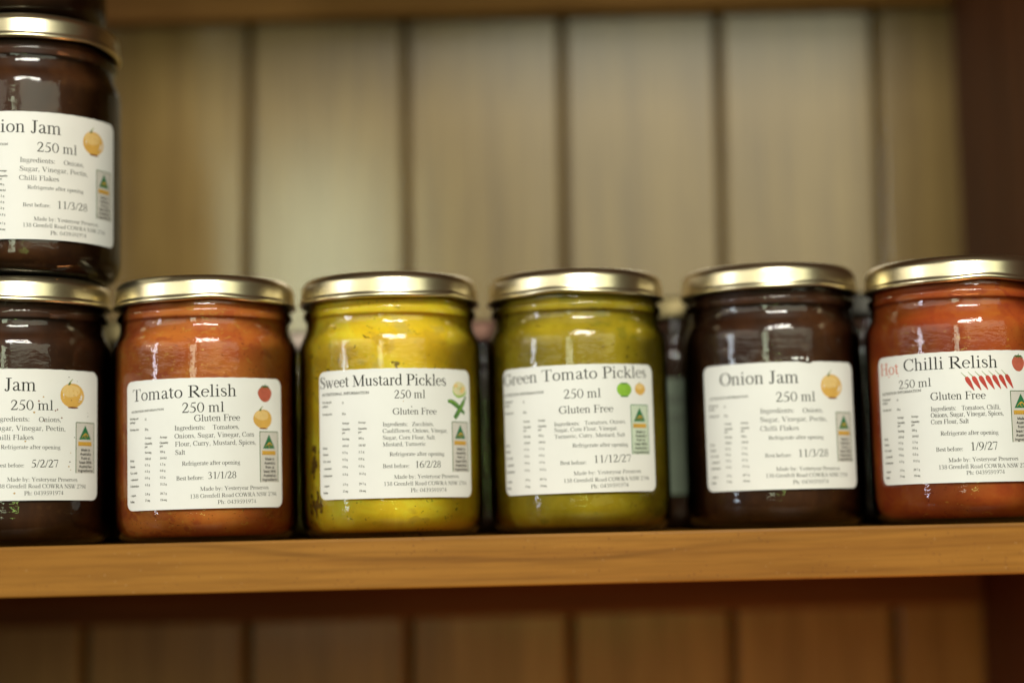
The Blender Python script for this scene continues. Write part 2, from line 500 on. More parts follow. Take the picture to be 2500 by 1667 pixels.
CAP, XH = 662, 450
t_ = CAP - SF / 2
G = {
    'a': (444, [crv([(78, 345), (105, 415), (185, 446), (262, 428), (302, 340), (304, 240)], [70, 48, 28, 50, 82, 82]), crv([(304, 240), (304, 90), (330, 30), (380, 28), (440, 60)], [82, 82, 70, 44, 24]), crv([(304, 275), (200, 235), (100, 170), (78, 95), (125, 28), (205, 28), (304, 100)], [24, 30, 60, 82, 62, 44, 26])]),
    'b': (500, [V(115, 20, 683), flag(115, 683), arc(262, 222, 168, 212, 165, -165, 92, 30)]),
    'c': (444, [arc(250, 222, 180, 210, 48, 318, 88, 28), dot(362, 352, 46)]),
    'd': (500, [V(385, 30, 683), flag(385, 683), arc(238, 222, 168, 212, 15, 345, 92, 30), L(385, 30, 480, 22, 40, 20)]),
    'e': (444, [arc(235, 225, 175, 212, 5, 318, 86, 28), H(70, 415, 252, 28)]),
    'f': (333, [V(145, 0, 560), crv([(145, 540), (160, 630), (215, 668), (275, 655), (318, 615)], [84, 76, 40, 34, 50]), H(22, 305, 440, 26), foot(150, 115)]),
    'g': (500, [arc(225, 300, 135, 135, 0, 360, 72, 26, 16), crv([(150, 200), (100, 130), (150, 78), (300, 62), (420, 20), (420, -90), (270, -195), (90, -165), (55, -85), (150, 15)], [24, 50, 58, 62, 64, 44, 30, 34, 50, 30]), L(325, 400, 470, 405, 28, 40)]),
    'h': (500, [V(110, 0, 683), flag(110, 683), crv([(110, 350), (190, 425), (280, 440), (355, 395), (372, 290)], [24, 32, 46, 72, 84]), V(372, 0, 300), foot(110, 95), foot(372, 95)]),
    'i': (278, [V(140, 0, 455), flag(140, 455), foot(140, 115), dot(135, 615, 50)]),
    'j': (278, [V(150, -100, 455), flag(150, 455), crv([(150, -80), (120, -180), (30, -200)], [84, 50, 40]), dot(145, 615, 50)]),
    'k': (500, [V(110, 0, 683), flag(110, 683), L(125, 215, 380, 435, 30), L(195, 280, 420, 10, 86), foot(110, 95), foot(410, 95), H(290, 470, 438)]),
    'l': (278, [V(140, 0, 683), flag(140, 683), foot(140, 115)]),
    'm': (778, [V(110, 0, 455), flag(110, 455), crv([(110, 350), (190, 425), (270, 440), (345, 395), (362, 290)], [24, 32, 46, 72, 84]), V(362, 0, 300), crv([(375, 350), (450, 425), (535, 440), (610, 395), (627, 290)], [24, 32, 46, 72, 84]), V(627, 0, 300), foot(110, 90), foot(364, 90), foot(640, 95)]),
    'n': (500, [V(110, 0, 455), flag(110, 455), crv([(110, 350), (190, 425), (280, 440), (355, 395), (372, 290)], [24, 32, 46, 72, 84]), V(372, 0, 300), foot(110, 95), foot(372, 95)]),
    'o': (500, [arc(250, 222, 178, 214, 0, 360, 88, 28, 20)]),
    'p': (500, [V(115, -205, 455), flag(115, 455), arc(268, 222, 168, 212, 165, -165, 92, 30), H(20, 230, -205)]),
    'q': (500, [V(385, -205, 440), arc(238, 222, 168, 212, 15, 345, 92, 30), H(300, 480, -205)]),
    'r': (333, [V(110, 0, 455), flag(110, 455), crv([(110, 330), (170, 415), (225, 440), (290, 420)], [24, 40, 56, 60]), dot(292, 405, 42), foot(115, 105)]),
    's': (389, [crv([(308, 330), (285, 415), (195, 446), (98, 412), (88, 325), (180, 250), (285, 190), (318, 110), (265, 30), (170, 14), (85, 55), (60, 140)], [24, 32, 34, 62, 76, 82, 82, 76, 50, 30, 30, 24])]),
    't': (278, [crv([(122, 570), (122, 300), (122, 90), (165, 28), (215, 32), (265, 70)], [60, 84, 84, 62, 40, 24]), H(18, 260, 440, 28), L(20, 440, 110, 560, 20)]),
    'u': (500, [V(112, 130, 450), crv([(112, 180), (130, 60), (200, 25), (290, 50), (375, 115)], [84, 76, 50, 34, 24]), V(378, 10, 450), flag(115, 455), flag(382, 455), L(378, 24, 480, 24, 34, 20)]),
    'v': (500, [L(85, 438, 262, 0, 84), L(400, 438, 262, 10, 30), H(15, 195, 438), H(320, 485, 438)]),
    'w': (722, [L(75, 438, 225, 0, 80), L(355, 438, 225, 10, 30), L(325, 438, 490, 0, 80), L(630, 438, 490, 10, 30), H(10, 180, 438), H(265, 420, 438), H(560, 700, 438)]),
    'x': (500, [L(80, 438, 400, 12, 84), L(395, 438, 75, 12, 30), H(15, 190, 438), H(320, 475, 438), foot(90, 75), foot(400, 90)]),
    'y': (500, [L(80, 438, 270, 10, 84), crv([(400, 438), (270, 90), (190, -120), (130, -180), (70, -180)], [30, 32, 34, 44, 60]), H(15, 190, 438), H(320, 480, 438)]),
    'z': (444, [H(50, 390, 436, 30), L(370, 440, 60, 15, 80), H(50, 400, 15, 30), V(45, 330, 440, 22), V(405, 10, 130, 22)]),
    'A': (722, [L(352, 650, 95, 20, 32), L(345, 660, 610, 20, 104), H(170, 480, 228, 28), foot(100, 88), foot(610, 110)]),
    'B': (667, [V(160, 0, CAP, CT), H(20, 330, t_), H(20, 340, SF / 2), H(160, 330, 352), arc(320, 500, 185, 150, -90, 90, 96), arc(335, 180, 210, 168, -90, 90, 104)]),
    'C': (667, [arc(365, 331, 305, 322, 42, 320, 104, 30, 20), V(595, 440, 665, 24), L(560, 520, 600, 440, 40, 20)]),
    'D': (722, [V(165, 0, CAP, CT), H(20, 340, t_), H(20, 340, SF / 2), arc(335, 331, 295, 318, -90, 90, 106, 28)]),
    'E': (611, [V(160, 0, CAP, CT), H(20, 545, t_, 30), H(20, 560, SF / 2, 30), H(160, 420, 345, 28), V(545, 520, CAP, 24), V(430, 270, 420, 24), L(565, 20, 600, 165, 34, 20)]),
    'F': (556, [V(160, 0, CAP, CT), H(20, 530, t_, 30), H(20, 290, SF / 2), H(160, 420, 340, 28), V(530, 510, CAP, 24), V(425, 262, 420, 24)]),
    'G': (722, [arc(365, 331, 305, 322, 42, 335, 104, 30, 20), V(595, 450, 665, 24), V(605, 70, 300, CT), H(470, 705, 312), L(570, 520, 600, 450, 36, 20)]),
    'H': (722, [V(155, 0, CAP, CT), V(567, 0, CAP, CT), H(155, 567, 345, 28), foot(155, 135), foot(567, 135), H(20, 290, t_), H(432, 702, t_)]),
    'I': (333, [V(166, 0, CAP, CT), foot(166, 140), H(26, 306, t_)]),
    'J': (389, [V(222, 120, CAP, CT), crv([(222, 140), (205, 40), (120, -10), (50, 40)], [100, 80, 44, 60]), dot(62, 55, 44), H(90, 370, t_)]),
    'K': (722, [V(155, 0, CAP, CT), L(560, 650, 170, 300, 30), L(280, 400, 610, 15, 104), foot(155, 135), H(20, 290, t_), H(440, 690, t_), foot(605, 120)]),
    'L': (611, [V(160, 0, CAP, CT), foot(160, 140), H(20, 300, t_), H(160, 560, SF / 2, 30), L(560, 20, 598, 170, 34, 20)]),
    'M': (889, [V(145, 0, CAP, 32), L(140, 655, 430, 20, 104), L(420, 20, 730, 655, 32), V(735, 0, CAP, CT), foot(140, 120), foot(735, 130), H(15, 180, t_), H(690, 870, t_)]),
    'N': (722, [V(120, 0, CAP, 32), L(105, 655, 600, 10, 104), V(605, 0, CAP, 32), foot(120, 110), H(10, 160, t_), H(490, 710, t_)]),
    'O': (722, [arc(361, 331, 295, 320, 0, 360, 106, 28, 24)]),
    'P': (556, [V(155, 0, CAP, CT), H(20, 310, t_), foot(155, 140), H(155, 310, 315, 26), arc(300, 485, 205, 165, -90, 90, 102)]),
    'Q': (722, [arc(361, 331, 295, 320, 0, 360, 106, 28, 24), L(370, 20, 640, -170, 70, 30)]),
    'R': (667, [V(155, 0, CAP, CT), H(20, 310, t_), foot(155, 140), H(155, 310, 330, 26), arc(305, 492, 200, 158, -90, 90, 102), L(300, 330, 590, 15, 104), foot(600, 75)]),
    'S': (556, [crv([(455, 520), (415, 620), (290, 662), (150, 620), (105, 510), (180, 410), (320, 330), (450, 240), (455, 110), (340, 15), (200, 8), (85, 80), (60, 180)], [26, 34, 40, 76, 96, 104, 108, 100, 84, 46, 30, 30, 26]), V(460, 490, 665, 22), V(55, 0, 190, 22)]),
    'T': (611, [V(305, 0, CAP, CT), H(30, 580, t_, 30), foot(305, 140), V(32, 515, CAP, 24), V(578, 515, CAP, 24)]),
    'U': (722, [V(160, 220, CAP, CT), arc(370, 225, 210, 215, 180, 360, 90, 34), V(582, 220, CAP, 32), H(20, 295, t_), H(480, 700, t_)]),
    'V': (722, [L(120, 650, 370, 0, 106), L(610, 650, 372, 10, 32), H(15, 260, t_), H(500, 705, t_)]),
    'W': (944, [L(105, 650, 300, 0, 104), L(480, 650, 305, 10, 32), L(440, 650, 635, 0, 104), L(845, 650, 640, 10, 32), H(10, 225, t_), H(350, 580, t_), H(740, 935, t_)]),
    'X': (722, [L(120, 650, 600, 12, 104), L(590, 650, 110, 12, 32), foot(110, 100), foot(600, 110), H(20, 240, t_), H(470, 690, t_)]),
    'Y': (722, [L(120, 650, 365, 300, 104), L(600, 650, 375, 300, 32), V(365, 0, 310, CT), foot(365, 130), H(20, 255, t_), H(490, 705, t_)]),
    'Z': (611, [H(40, 560, t_, 32), L(530, 650, 70, 20, 100), H(30, 560, 16, 32), V(45, 500, CAP, 24), L(565, 20, 590, 165, 30, 20)]),
    '0': (500, [arc(250, 331, 190, 325, 0, 360, 84, 28, 22)]),
    '1': (500, [V(262, 0, 676, 88), L(262, 660, 110, 590, 30, 20), foot(262, 120)]),
    '2': (500, [crv([(62, 480), (110, 610), (230, 665), (355, 600), (375, 470), (290, 310), (165, 150), (60, 40)], [28, 50, 50, 76, 88, 76, 50, 34]), H(40, 440, 34, 66), L(420, 30, 470, 150, 40, 20)]),
    '3': (500, [crv([(62, 540), (120, 635), (230, 665), (330, 600), (320, 470), (190, 365)], [26, 44, 44, 72, 78, 30]), crv([(170, 370), (310, 330), (380, 210), (340, 75), (210, 10), (55, 40)], [28, 62, 88, 70, 40, 60])]),
    '4': (500, [V(335, 0, 670, 84), L(330, 660, 30, 200, 32), H(20, 470, 185, 56)]),
    '5': (500, [crv([(120, 395), (280, 370), (385, 260), (380, 130), (280, 30), (160, 5), (45, 35)], [40, 70, 90, 86, 58, 36, 60]), L(190, 660, 110, 385, 30), L(180, 640, 430, 655, 60, 66)]),
    '6': (500, [arc(260, 210, 175, 205, 0, 360, 82, 28, 18), crv([(440, 672), (300, 630), (160, 500), (82, 320), (82, 200)], [20, 40, 70, 84, 82])]),
    '7': (500, [H(40, 450, 630, 66), L(438, 620, 235, -5, 34, 60), L(60, 640, 25, 510, 40, 20)]),
    '8': (500, [arc(250, 495, 145, 165, 0, 360, 74, 28, 16), arc(250, 170, 175, 175, 0, 360, 80, 28, 18)]),
    '9': (500, [arc(245, 455, 175, 205, 0, 360, 82, 28, 18), crv([(420, 460), (415, 330), (340, 160), (200, 30), (60, -15)], [82, 84, 70, 40, 20])]),
    '/': (278, [L(10, -10, 268, 672, 46)]),
    ':': (278, [dot(130, 50, 52), dot(130, 400, 52)]),
    ',': (250, [dot(115, 45, 50), L(140, 40, 85, -130, 46, 18)]),
    '.': (250, [dot(120, 45, 52)]),
    '-': (333, [H(40, 290, 215, 60)]),
    '%': (833, [arc(210, 480, 140, 175, 0, 360, 60, 28, 14), arc(620, 170, 140, 175, 0, 360, 60, 28, 14), L(640, 660, 190, 0, 36)]),
    ' ': (250, []),
}


class Label:
    """millimetre drawing plane wrapped round the jar: u to the right, v up, from the label's centre"""

    def __init__(self, radius, uc, vc, tilt):
        self.R, self.uc, self.vc = radius, uc, vc
        self.ct, self.st = math.cos(tilt), math.sin(tilt)
        self.k = 0

    def at(self, u, v, lift):
        a, b = u * self.ct - v * self.st + self.uc, u * self.st + v * self.ct + self.vc
        th, r = a / self.R, self.R + lift
        return (r * math.sin(th) / 1000, -r * math.cos(th) / 1000, b / 1000)

    def stroke(self, mb, pts, ws, m, lift):
        self.k += 1
        lift = lift + (self.k % 60) * 0.0004
        n = len(pts)
        lr = []
        for i in range(n):
            p, q = pts[max(i - 1, 0)], pts[min(i + 1, n - 1)]
            dx, dy = q[0] - p[0], q[1] - p[1]
            d = math.hypot(dx, dy) or 1e-9
            w = ws[i] / 2
            lr.append((self.at(pts[i][0] - dy / d * w, pts[i][1] + dx / d * w, lift), self.at(pts[i][0] + dy / d * w, pts[i][1] - dx / d * w, lift)))
        s = mb.slot(m)
        i0 = len(mb.v)
        for a, b in lr:
            mb.v += [a, b]
        for i in range(n - 1):
            mb.f.append((i0 + 2 * i + 1, i0 + 2 * i + 3, i0 + 2 * i + 2, i0 + 2 * i))
            mb.mi.append(s)

    def poly(self, mb, pts, m, lift):
        """filled shape as a fan of thin slices from its centre"""
        cx, cy = sum(p[0] for p in pts) / len(pts), sum(p[1] for p in pts) / len(pts)
        i0 = len(mb.v)
        s = mb.slot(m)
        mb.v.append(self.at(cx, cy, lift))
        mid = [((p[0] + cx) / 2, (p[1] + cy) / 2) for p in pts]
        for p in mid:
            mb.v.append(self.at(*p, lift))
        for p in pts:
            mb.v.append(self.at(*p, lift))
        n = len(pts)
        for i in range(n):
            j = (i + 1) % n
            mb.f.append((i0, i0 + 1 + i, i0 + 1 + j))
            mb.f.append((i0 + 1 + i, i0 + 1 + n + i, i0 + 1 + n + j, i0 + 1 + j))
            mb.mi += [s, s]

    def text(self, mb, txt, u0, v0, u1, v1, cap, m, bold=False, serif=True, weight=1.0, lift=0.04):
        nat = sum(G[c][0] for c in txt) / 1000.0
        em = cap / 0.662
        sx = (u1 - u0) / nat
        x = 0.0
        tiny = cap < 1.3
        ang = (v1 - v0) / (u1 - u0)
        for c in txt:
            adv, strokes = G[c]
            for pts, ws in strokes:
                if not serif and len(pts) == 2 and ws[0] <= SF + 1 and abs(pts[0][1] - pts[1][1]) < 1 and min(abs(pts[0][1] - y) for y in (12, t_, 438, -205)) < 2:
                    continue
                if tiny and len(pts) > 8:
                    idx = list(range(0, len(pts) - 1, 2)) + [len(pts) - 1]
                    pts, ws = [pts[i] for i in idx], [ws[i] for i in idx]
                pp = []
                for (a, b) in pts:
                    uu = u0 + (x + a / 1000.0) * sx
                    pp.append((uu, v0 + (uu - u0) * ang + b / 1000.0 * em))
                wf = em / 1000.0 * (1.0 if sx > em * .8 else 0.9) * weight
                ww = [(max(w, 70) + 55 if bold else max(w, 34)) * wf for w in ws]
                self.stroke(mb, pp, ww, m, lift)
            x += adv / 1000.0

    def ell(self, mb, u, v, ru, rv, m, lift, n=22, wob=0.0, rot=0.0, squash=0.0):
        P = []
        for i in range(n):
            a = 2 * math.pi * i / n
            r = 1 + wob * math.sin(3 * a + u) + wob * .7 * math.sin(5 * a + v)
            x, y = ru * r * math.cos(a), rv * r * math.sin(a)
            x *= 1 + squash * y / rv
            P.append((u + x * math.cos(rot) - y * math.sin(rot), v + x * math.sin(rot) + y * math.cos(rot)))
        self.poly(mb, P, m, lift)


# ------------------------------------------------------------------ the shelf unit
unit = bpy.data.objects.new("wooden_shelf_unit", None)
COL.objects.link(unit)
tag(unit, "honey coloured wooden shelf unit with tongue and groove back boards behind the preserve jars", "shelf unit")

WALL_Y = 0.14
XL, XR = -0.46, 0.2168
mb = MB()
mb.box(XL, XR, -0.050, WALL_Y - 0.0005, -0.0184, 0.0, M['shelf_wood'])
o = mb.build("shelf_board", unit, bevel=0.0007)
o['label'] = "shelf board with a scuffed honey pine front edge"

pitch = 0.0761
x = -0.1262 - 5 * pitch
lean = math.radians(0.7)
while x < XR - 0.001:
    x1 = min(x + pitch, XR + 0.012)
    g = 0.0026                                   # half width of the V groove at the face
    mb = MB()
    z0, z1 = -0.26, 0.46
    d = 0.0055
    prof = [(x + g, 0.0), (x1 - g, 0.0), (x1 - 0.0005, d), (x1 - 0.0005, 0.014), (x + 0.0005, 0.014), (x + 0.0005, d)]
    i0 = 0
    for z in (z0, z1):
        for px, py in prof:
            mb.v.append((px + math.tan(lean) * (z - 0.1), WALL_Y + py, z))
    n = len(prof)
    s = mb.slot(M['board_wood'])
    for i in range(n):
        j = (i + 1) % n
        mb.f.append((i, j, j + n, i + n))
        mb.mi.append(s)
    mb.f += [tuple(reversed(range(n))), tuple(range(n, 2 * n))]
    mb.mi += [s, s]
    mb.build("back_board", unit, bevel=0.0006)
    x += pitch

mb = MB()
mb.box(XL, XR + 0.02, WALL_Y + 0.0145, WALL_Y + 0.020, -0.26, 0.46, M['panel_wood'])
mb.build("backing_sheet", unit)
mb = MB()
mb.box(XR + 0.0006, XR + 0.020, -0.052, WALL_Y + 0.014, -0.26, 0.46, M['panel_wood'])
mb.build("side_panel", unit, bevel=0.001)
for z0, z1, wm in ((-0.0376, -0.0190, 'shaded_ledger'), (0.2496, 0.318, 'ledger_wood')):
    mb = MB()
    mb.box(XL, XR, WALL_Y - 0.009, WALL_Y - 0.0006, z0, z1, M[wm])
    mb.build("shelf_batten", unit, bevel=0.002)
mb = MB()
mb.box(XL, XR, -0.050, WALL_Y - 0.0005, 0.3186, 0.337, M['shelf_wood'])
mb.build("shelf_board", unit, bevel=0.0007)

# ------------------------------------------------------------------ jar
RB = 35.9
GLASS = smooth_profile([(0, 3.2), (18, 2.6), (25, 1.0), (28.5, 0.05), (31.2, 0.7), (34.0, 3.0), (35.5, 6.5), (35.9, 10.5)], 4)[:-1] \
    + [(35.9, 10.5), (35.9, 25), (35.9, 45), (35.9, 60), (35.9, 70)] \
    + smooth_profile([(35.9, 72.0), (35.75, 74.5), (35.0, 77.2), (33.9, 79.4), (33.2, 81.4), (33.0, 83.6), (33.2, 84.8), (34.1, 85.9), (34.3, 86.9), (33.9, 87.9), (33.0, 88.7), (32.7, 90.0), (32.6, 94), (32.6, 97.5)], 4) + [(0, 97.6)]
FILL = [(max(r - 1.1, 0) if r > 5 else r, z) for r, z in smooth_profile([(0, 4.4), (18, 3.8), (26, 2.6), (30, 2.2), (33.4, 4.6), (35.3, 8.0), (35.8, 12)], 3)] \
    + [(34.85, 30), (34.85, 50), (34.85, 70)] + smooth_profile([(34.8, 72), (34.6, 74.4), (33.8, 76.8), (32.6, 78.8), (31.9, 81), (31.7, 85), (31.6, 92)], 3) + [(0, 92.2)]
LID = [(0, 99.4), (25.5, 99.4), (26.6, 99.5), (27.6, 100.0), (28.6, 100.3), (31.4, 100.45),
       (32.4, 100.35), (33.3, 99.85), (33.9, 99.2), (34.5, 98.4), (34.78, 97.85), (34.87, 97.4)] \
    + [(34.92, 96.6), (35.07, 94.6), (35.2, 92.9)] \
    + smooth_profile([(35.25, 92.4), (35.65, 91.7), (35.75, 91.0), (35.4, 90.4), (34.7, 90.2), (34.2, 90.6), (34.1, 91.5)], 3) + [(34.1, 98.2), (0, 98.3)]
glass_mesh = lathe(GLASS, M['glass']).build("glass_body", None, True)
fill_mesh = lathe(FILL, M['jam']).build("contents", None, True)
nl = len(LID)


def lug(j, a):
    r, z = LID[j]
    if z < 93 and r > 33:
        c = math.cos(3 * a + 0.4)
        return 0.75 * max(c, 0) ** 3
    return 0.0


lid_mesh = lathe(LID, M['gold'], 144, lug).build("lid", None, True)
MESH = {'glass': glass_mesh.data, 'fill': fill_mesh.data, 'lid': lid_mesh.data}
for o in (glass_mesh, fill_mesh, lid_mesh):
    bpy.data.objects.remove(o)


def part(kind, name, parent, m, zscale=1.0):
    me = MESH[kind].copy()
    me.materials[0] = m
    o = bpy.data.objects.new(name, me)
    COL.objects.link(o)
    o.parent = parent
    o.scale = (1, 1, zscale)
    return o


def make_jar(name, label, loc, fill, lid='gold', rotz=0.0, zscale=1.0, group=None, lidrot=0.0):
    t = bpy.data.objects.new(name, None)
    COL.objects.link(t)
    t.empty_display_size = 0.02
    t.location = loc
    t.scale = (1.013, 1.013, 1.0)
    tag(t, label, "jar", group)
    part('glass', "glass_body", t, M['glass'], zscale)
    f = part('fill', "contents", t, M[fill], zscale)
    f.rotation_euler.z = rotz
    l = part('lid', "lid", t, M[lid], zscale)
    l.rotation_euler.z = lidrot
    return t


LW, LH = 66.8, 49.4        # label size in mm


def make_label(jar, uc, vc, tilt, paper='paper', notch=False, w=LW, h=LH):
    lb = Label(RB + 0.02, uc, vc, tilt)
    mb = MB()
    s = mb.slot(M[paper])
    rc = 3.0
    us = [-w / 2]
    for i in range(1, 7):
        us.append(-w / 2 + rc * (1 - math.cos(math.pi / 2 * i / 6)))
    k = 54
    for i in range(1, k):
        us.append(-w / 2 + rc + (w - 2 * rc) * i / k)
    us += [-u for u in us[:7]][::-1]
    cols = []
    for u in us:
        e = max(0, abs(u) - (w / 2 - rc))
        top = h / 2 - (rc - math.sqrt(max(rc * rc - e * e, 0)))
        bot = -top
        if notch:
            top -= 1.0 * math.exp(-((u - 10.8) / 0.9) ** 2) + 0.35 * math.exp(-((u - 8.6) / 1.6) ** 2)
        top += 0.05 * math.sin(u * 1.3)
        cols.append((u, bot, top))
    rim_n = []
    for u, b, t in cols:
        rim_n.append(len(mb.v))
        for lift in (0.0, 0.12):
            for f in (0, .33, .66, 1):
                mb.v.append(lb.at(u, b + (t - b) * f, lift))
    for A, B in zip(rim_n, rim_n[1:]):
        for q in range(3):
            mb.f.append((A + 4 + q, B + 4 + q, B + 5 + q, A + 5 + q))
            mb.f.append((A + q, A + 1 + q, B + 1 + q, B + q))
        mb.f.append((A, B, B + 4, A + 4))
        mb.f.append((A + 3, A + 7, B + 7, B + 3))
        mb.mi += [s] * 8
    for A, fl in ((rim_n[0], 1), (rim_n[-1], 0)):
        for q in range(3):
            f = (A + q, A + 4 + q, A + 5 + q, A + 1 + q)
            mb.f.append(f if fl else f[::-1])
            mb.mi.append(s)
    o = mb.build("paper_label", jar, smooth=False)
    lb.R = RB + 0.02 + 0.12
    return o, lb


ML, AD, PH = "Made by: Yesteryear Preserves", "138 Grenfell Road COWRA NSW 2794", "Ph: 0439591974"
RF, BB = "Refrigerate after opening", "Best before:"

LINES = {
    'tomato': [
        ("Tomato Relish", -29.9, 16.9, 12.5, 17.6, 4.5), ("250 ml", -8.2, 11.5, 7.7, 11.7, 3.72), ("Gluten Free", -3.6, 8.15, 13.7, 8.3, 2.45),
        ("Ingredients:", -11.03, 5.0, 0.63, 5.0, 1.75), ("Tomatoes,", 3.24, 5.0, 13.43, 5.2, 1.75),
        ("Onions, Sugar, Vinegar, Corn", -11.05, 1.95, 19.53, 2.26, 1.75), ("Flour, Curry, Mustard, Spices,", -10.91, -1.05, 20.35, -0.76, 1.75),
        ("Salt", -10.84, -4.19, -7.05, -4.2, 1.75), (RF, -8.3, -8.39, 13.55, -8.28, 1.57), (BB, -10.51, -13.86, -0.23, -13.82, 1.56),
        ("31/1/28", 1.24, -13.57, 12.0, -13.42, 2.5), (ML, -1.66, -17.98, 25.85, -17.81, 1.45), (AD, -5.48, -20.73, 30.0, -20.25, 1.45),
        (PH, 4.7, -23.06, 19.96, -22.98, 1.4), ("#NUTRITION INFORMATION", -30.7, 12.5, -15.2, 12.9, 0.72)],
    'mustard': [
        ("Sweet Mustard Pickles", -33.0, 18.2, 20.16, 18.1, 4.25), ("250 ml", -1.28, 13.13, 10.9, 13.24, 3.05), ("Gluten Free", -1.88, 6.92, 15.47, 6.98, 2.45),
        ("Ingredients:", -5.72, 2.59, 3.77, 2.5, 1.52), ("Zucchinis,", 5.37, 2.49, 14.15, 2.58, 1.52), ("Cauliflower, Onions, Vinegar,", -5.76, 0.03, 20.34, 0.08, 1.52),
        ("Sugar, Corn Flour, Salt,", -5.8, -2.53, 14.93, -2.58, 1.52), ("Mustard, Turmeric", -5.84, -5.09, 10.68, -5.03, 1.52),
        (RF, -3.35, -8.84, 18.6, -8.86, 1.5), (BB, -5.9, -13.32, 4.21, -13.38, 1.5), ("16/2/28", 6.25, -13.4, 16.94, -13.31, 2.5),
        (ML, -1.79, -17.45, 25.53, -17.36, 1.44), (AD, -5.73, -20.05, 29.98, -19.99, 1.44), (PH, 4.4, -22.59, 19.32, -22.61, 1.44),
        ("#NUTRITIONAL INFORMATION", -31.7, 15.25, -10.7, 15.17, 0.93)],
    'green': [
        ("Green Tomato Pickles", -33.1, 18.3, 29.9, 19.5, 4.4), ("250 ml", -5.61, 11.62, 8.84, 11.8, 3.4), ("Gluten Free", -7.61, 5.83, 13.55, 5.98, 2.89),
        ("Ingredients:", -9.61, 1.2, 0.27, 1.16, 1.5), ("Tomatoes, Onions,", 2.07, 1.26, 18.8, 1.64, 1.5), ("Sugar, Corn Flour, Vinegar,", -9.67, -1.12, 15.15, -0.91, 1.5),
        ("Turmeric, Curry, Mustard, Salt", -9.59, -3.65, 18.1, -3.45, 1.5), (RF, -2.86, -7.27, 19.33, -7.29, 1.51), (BB, -7.78, -13.82, 2.36, -13.89, 1.5),
        ("11/12/27", 4.91, -13.44, 20.5, -13.23, 2.8), (ML, -2.79, -17.93, 25.05, -17.58, 1.45), (AD, -6.72, -20.69, 29.3, -20.33, 1.45),
        (PH, 3.54, -23.11, 18.93, -22.77, 1.45), ("#NUTRITION INFORMATION", -32.9, 14.1, -13.4, 14.16, 0.9)],
    'onion': [
        ("Onion Jam", -25.3, 16.65, 6.5, 16.3, 4.85), ("250 ml", -2.95, 9.18, 12.85, 9.23, 3.65), ("Ingredients:", -9.04, 4.95, 4.14, 4.85, 1.82),
        ("Onions,", 7.29, 4.74, 16.0, 4.86, 1.82), ("Sugar, Vinegar, Pectin,", -9.17, 1.54, 17.85, 1.43, 1.82), ("Chilli Flakes", -9.31, -1.95, 5.57, -2.0, 1.82),
        (RF, -6.26, -5.4, 15.73, -5.5, 1.47), (BB, -7.9, -12.2, 2.33, -12.3, 1.47), ("@DATE", 4.68, -12.36, 17.57, -12.28, 2.8),
        (ML, -3.86, -17.5, 22.98, -17.67, 1.46), (AD, -7.91, -19.98, 27.08, -20.22, 1.46), (PH, 2.26, -22.71, 17.02, -22.66, 1.46),
        ("#NUTRITION INFORMATION", -30.4, 11.4, -13.4, 11.45, 0.8)],
    'chilli': [
        ("!Hot", -32.3, 17.8, -21.94, 17.6, 4.5), ("Chilli Relish", -19.59, 18.4, 16.46, 18.1, 4.55), ("250 ml", -22.29, 11.85, -8.38, 12.0, 3.1),
        ("Gluten Free", -9.01, 6.65, 11.28, 6.4, 2.9), ("Ingredients:", -9.09, 2.45, 0.4, 2.48, 1.73), ("Tomatoes, Chilli,", 2.27, 2.4, 16.71, 2.44, 1.73),
        ("Onions, Sugar, Vinegar, Spices,", -9.21, 0.08, 17.87, 0.07, 1.73), ("Corn Flour, Salt", -9.26, -2.43, 4.65, -2.55, 1.73),
        (RF, -5.84, -6.84, 15.43, -7.04, 1.58), (BB, -7.81, -12.84, 2.2, -12.88, 1.58), ("1/9/27", 4.69, -12.82, 14.89, -12.72, 3.0),
        (ML, -3.36, -16.95, 22.89, -16.89, 1.5), (AD, -7.2, -19.51, 27.73, -19.49, 1.5), (PH, 2.85, -21.86, 17.06, -21.78, 1.45),
        ("#NUTRITION INFORMATION", -31.5, 10.0, -12.5, 10.25, 0.85)],
}
TABLE = {'tomato': (-31.6, -23.7, -17.0, 10.0, -21.8), 'mustard': (-31.6, -22.0, -15.2, 12.4, -22.6), 'green': (-32.8, -22.8, -16.2, 11.6, -22.4),
         'onion': (-31.2, -23.8, -16.9, 8.6, -21.8), 'chilli': (-31.6, -23.6, -17.2, 7.9, -22.4)}


def table(lb, mb, kind):
    c1, c2, c3, vt, vb = TABLE[kind]
    H_ = (vt - vb) / 31.8
    ink = M['grey_ink']

    def put(t, u, d, cap=0.78, wd=0.42):
        lb.text(mb, t, u, vt - d * H_, u + len(t) * wd, vt - d * H_, cap, ink, weight=1.9)
    for t, d in (("Servings per", 0), ("package:", 1.4), ("Serving size:", 4.2), ("Energy", 16), ("Protein", 18.3), ("Fat, total", 20.7), ("- saturated", 23.2),
                 ("Carbohydrate", 25.7), ("- sugars", 29.2), ("Sodium", 31.6)):
        put(t, c1, d, wd=0.40)
    put("12", c2, 0.6)
    put("20 g", c2, 4.4)
    for c, last in ((c2, "Serving"), (c3, "100 g")):
        for t, d in (("Average", 7.7), ("Quantity", 9.8), ("per", 11.0), (last, 13.2)):
            put(t, c, d, wd=0.44)
    for c, vals in ((c2, ("109 kJ", "0.3 g", "0.2 g", "0.0 g", "6.2 g", "5.9 g", "27 mg")), (c3, ("544 kJ", "1.3 g", "0.8 g", "0.2 g", "31.2 g", "29.7 g", "136 mg"))):
        for t, d in zip(vals, (15.6, 17.9, 20.3, 22.8, 25.4, 28.9, 31.3)):
            put(t, c, d, wd=0.46)


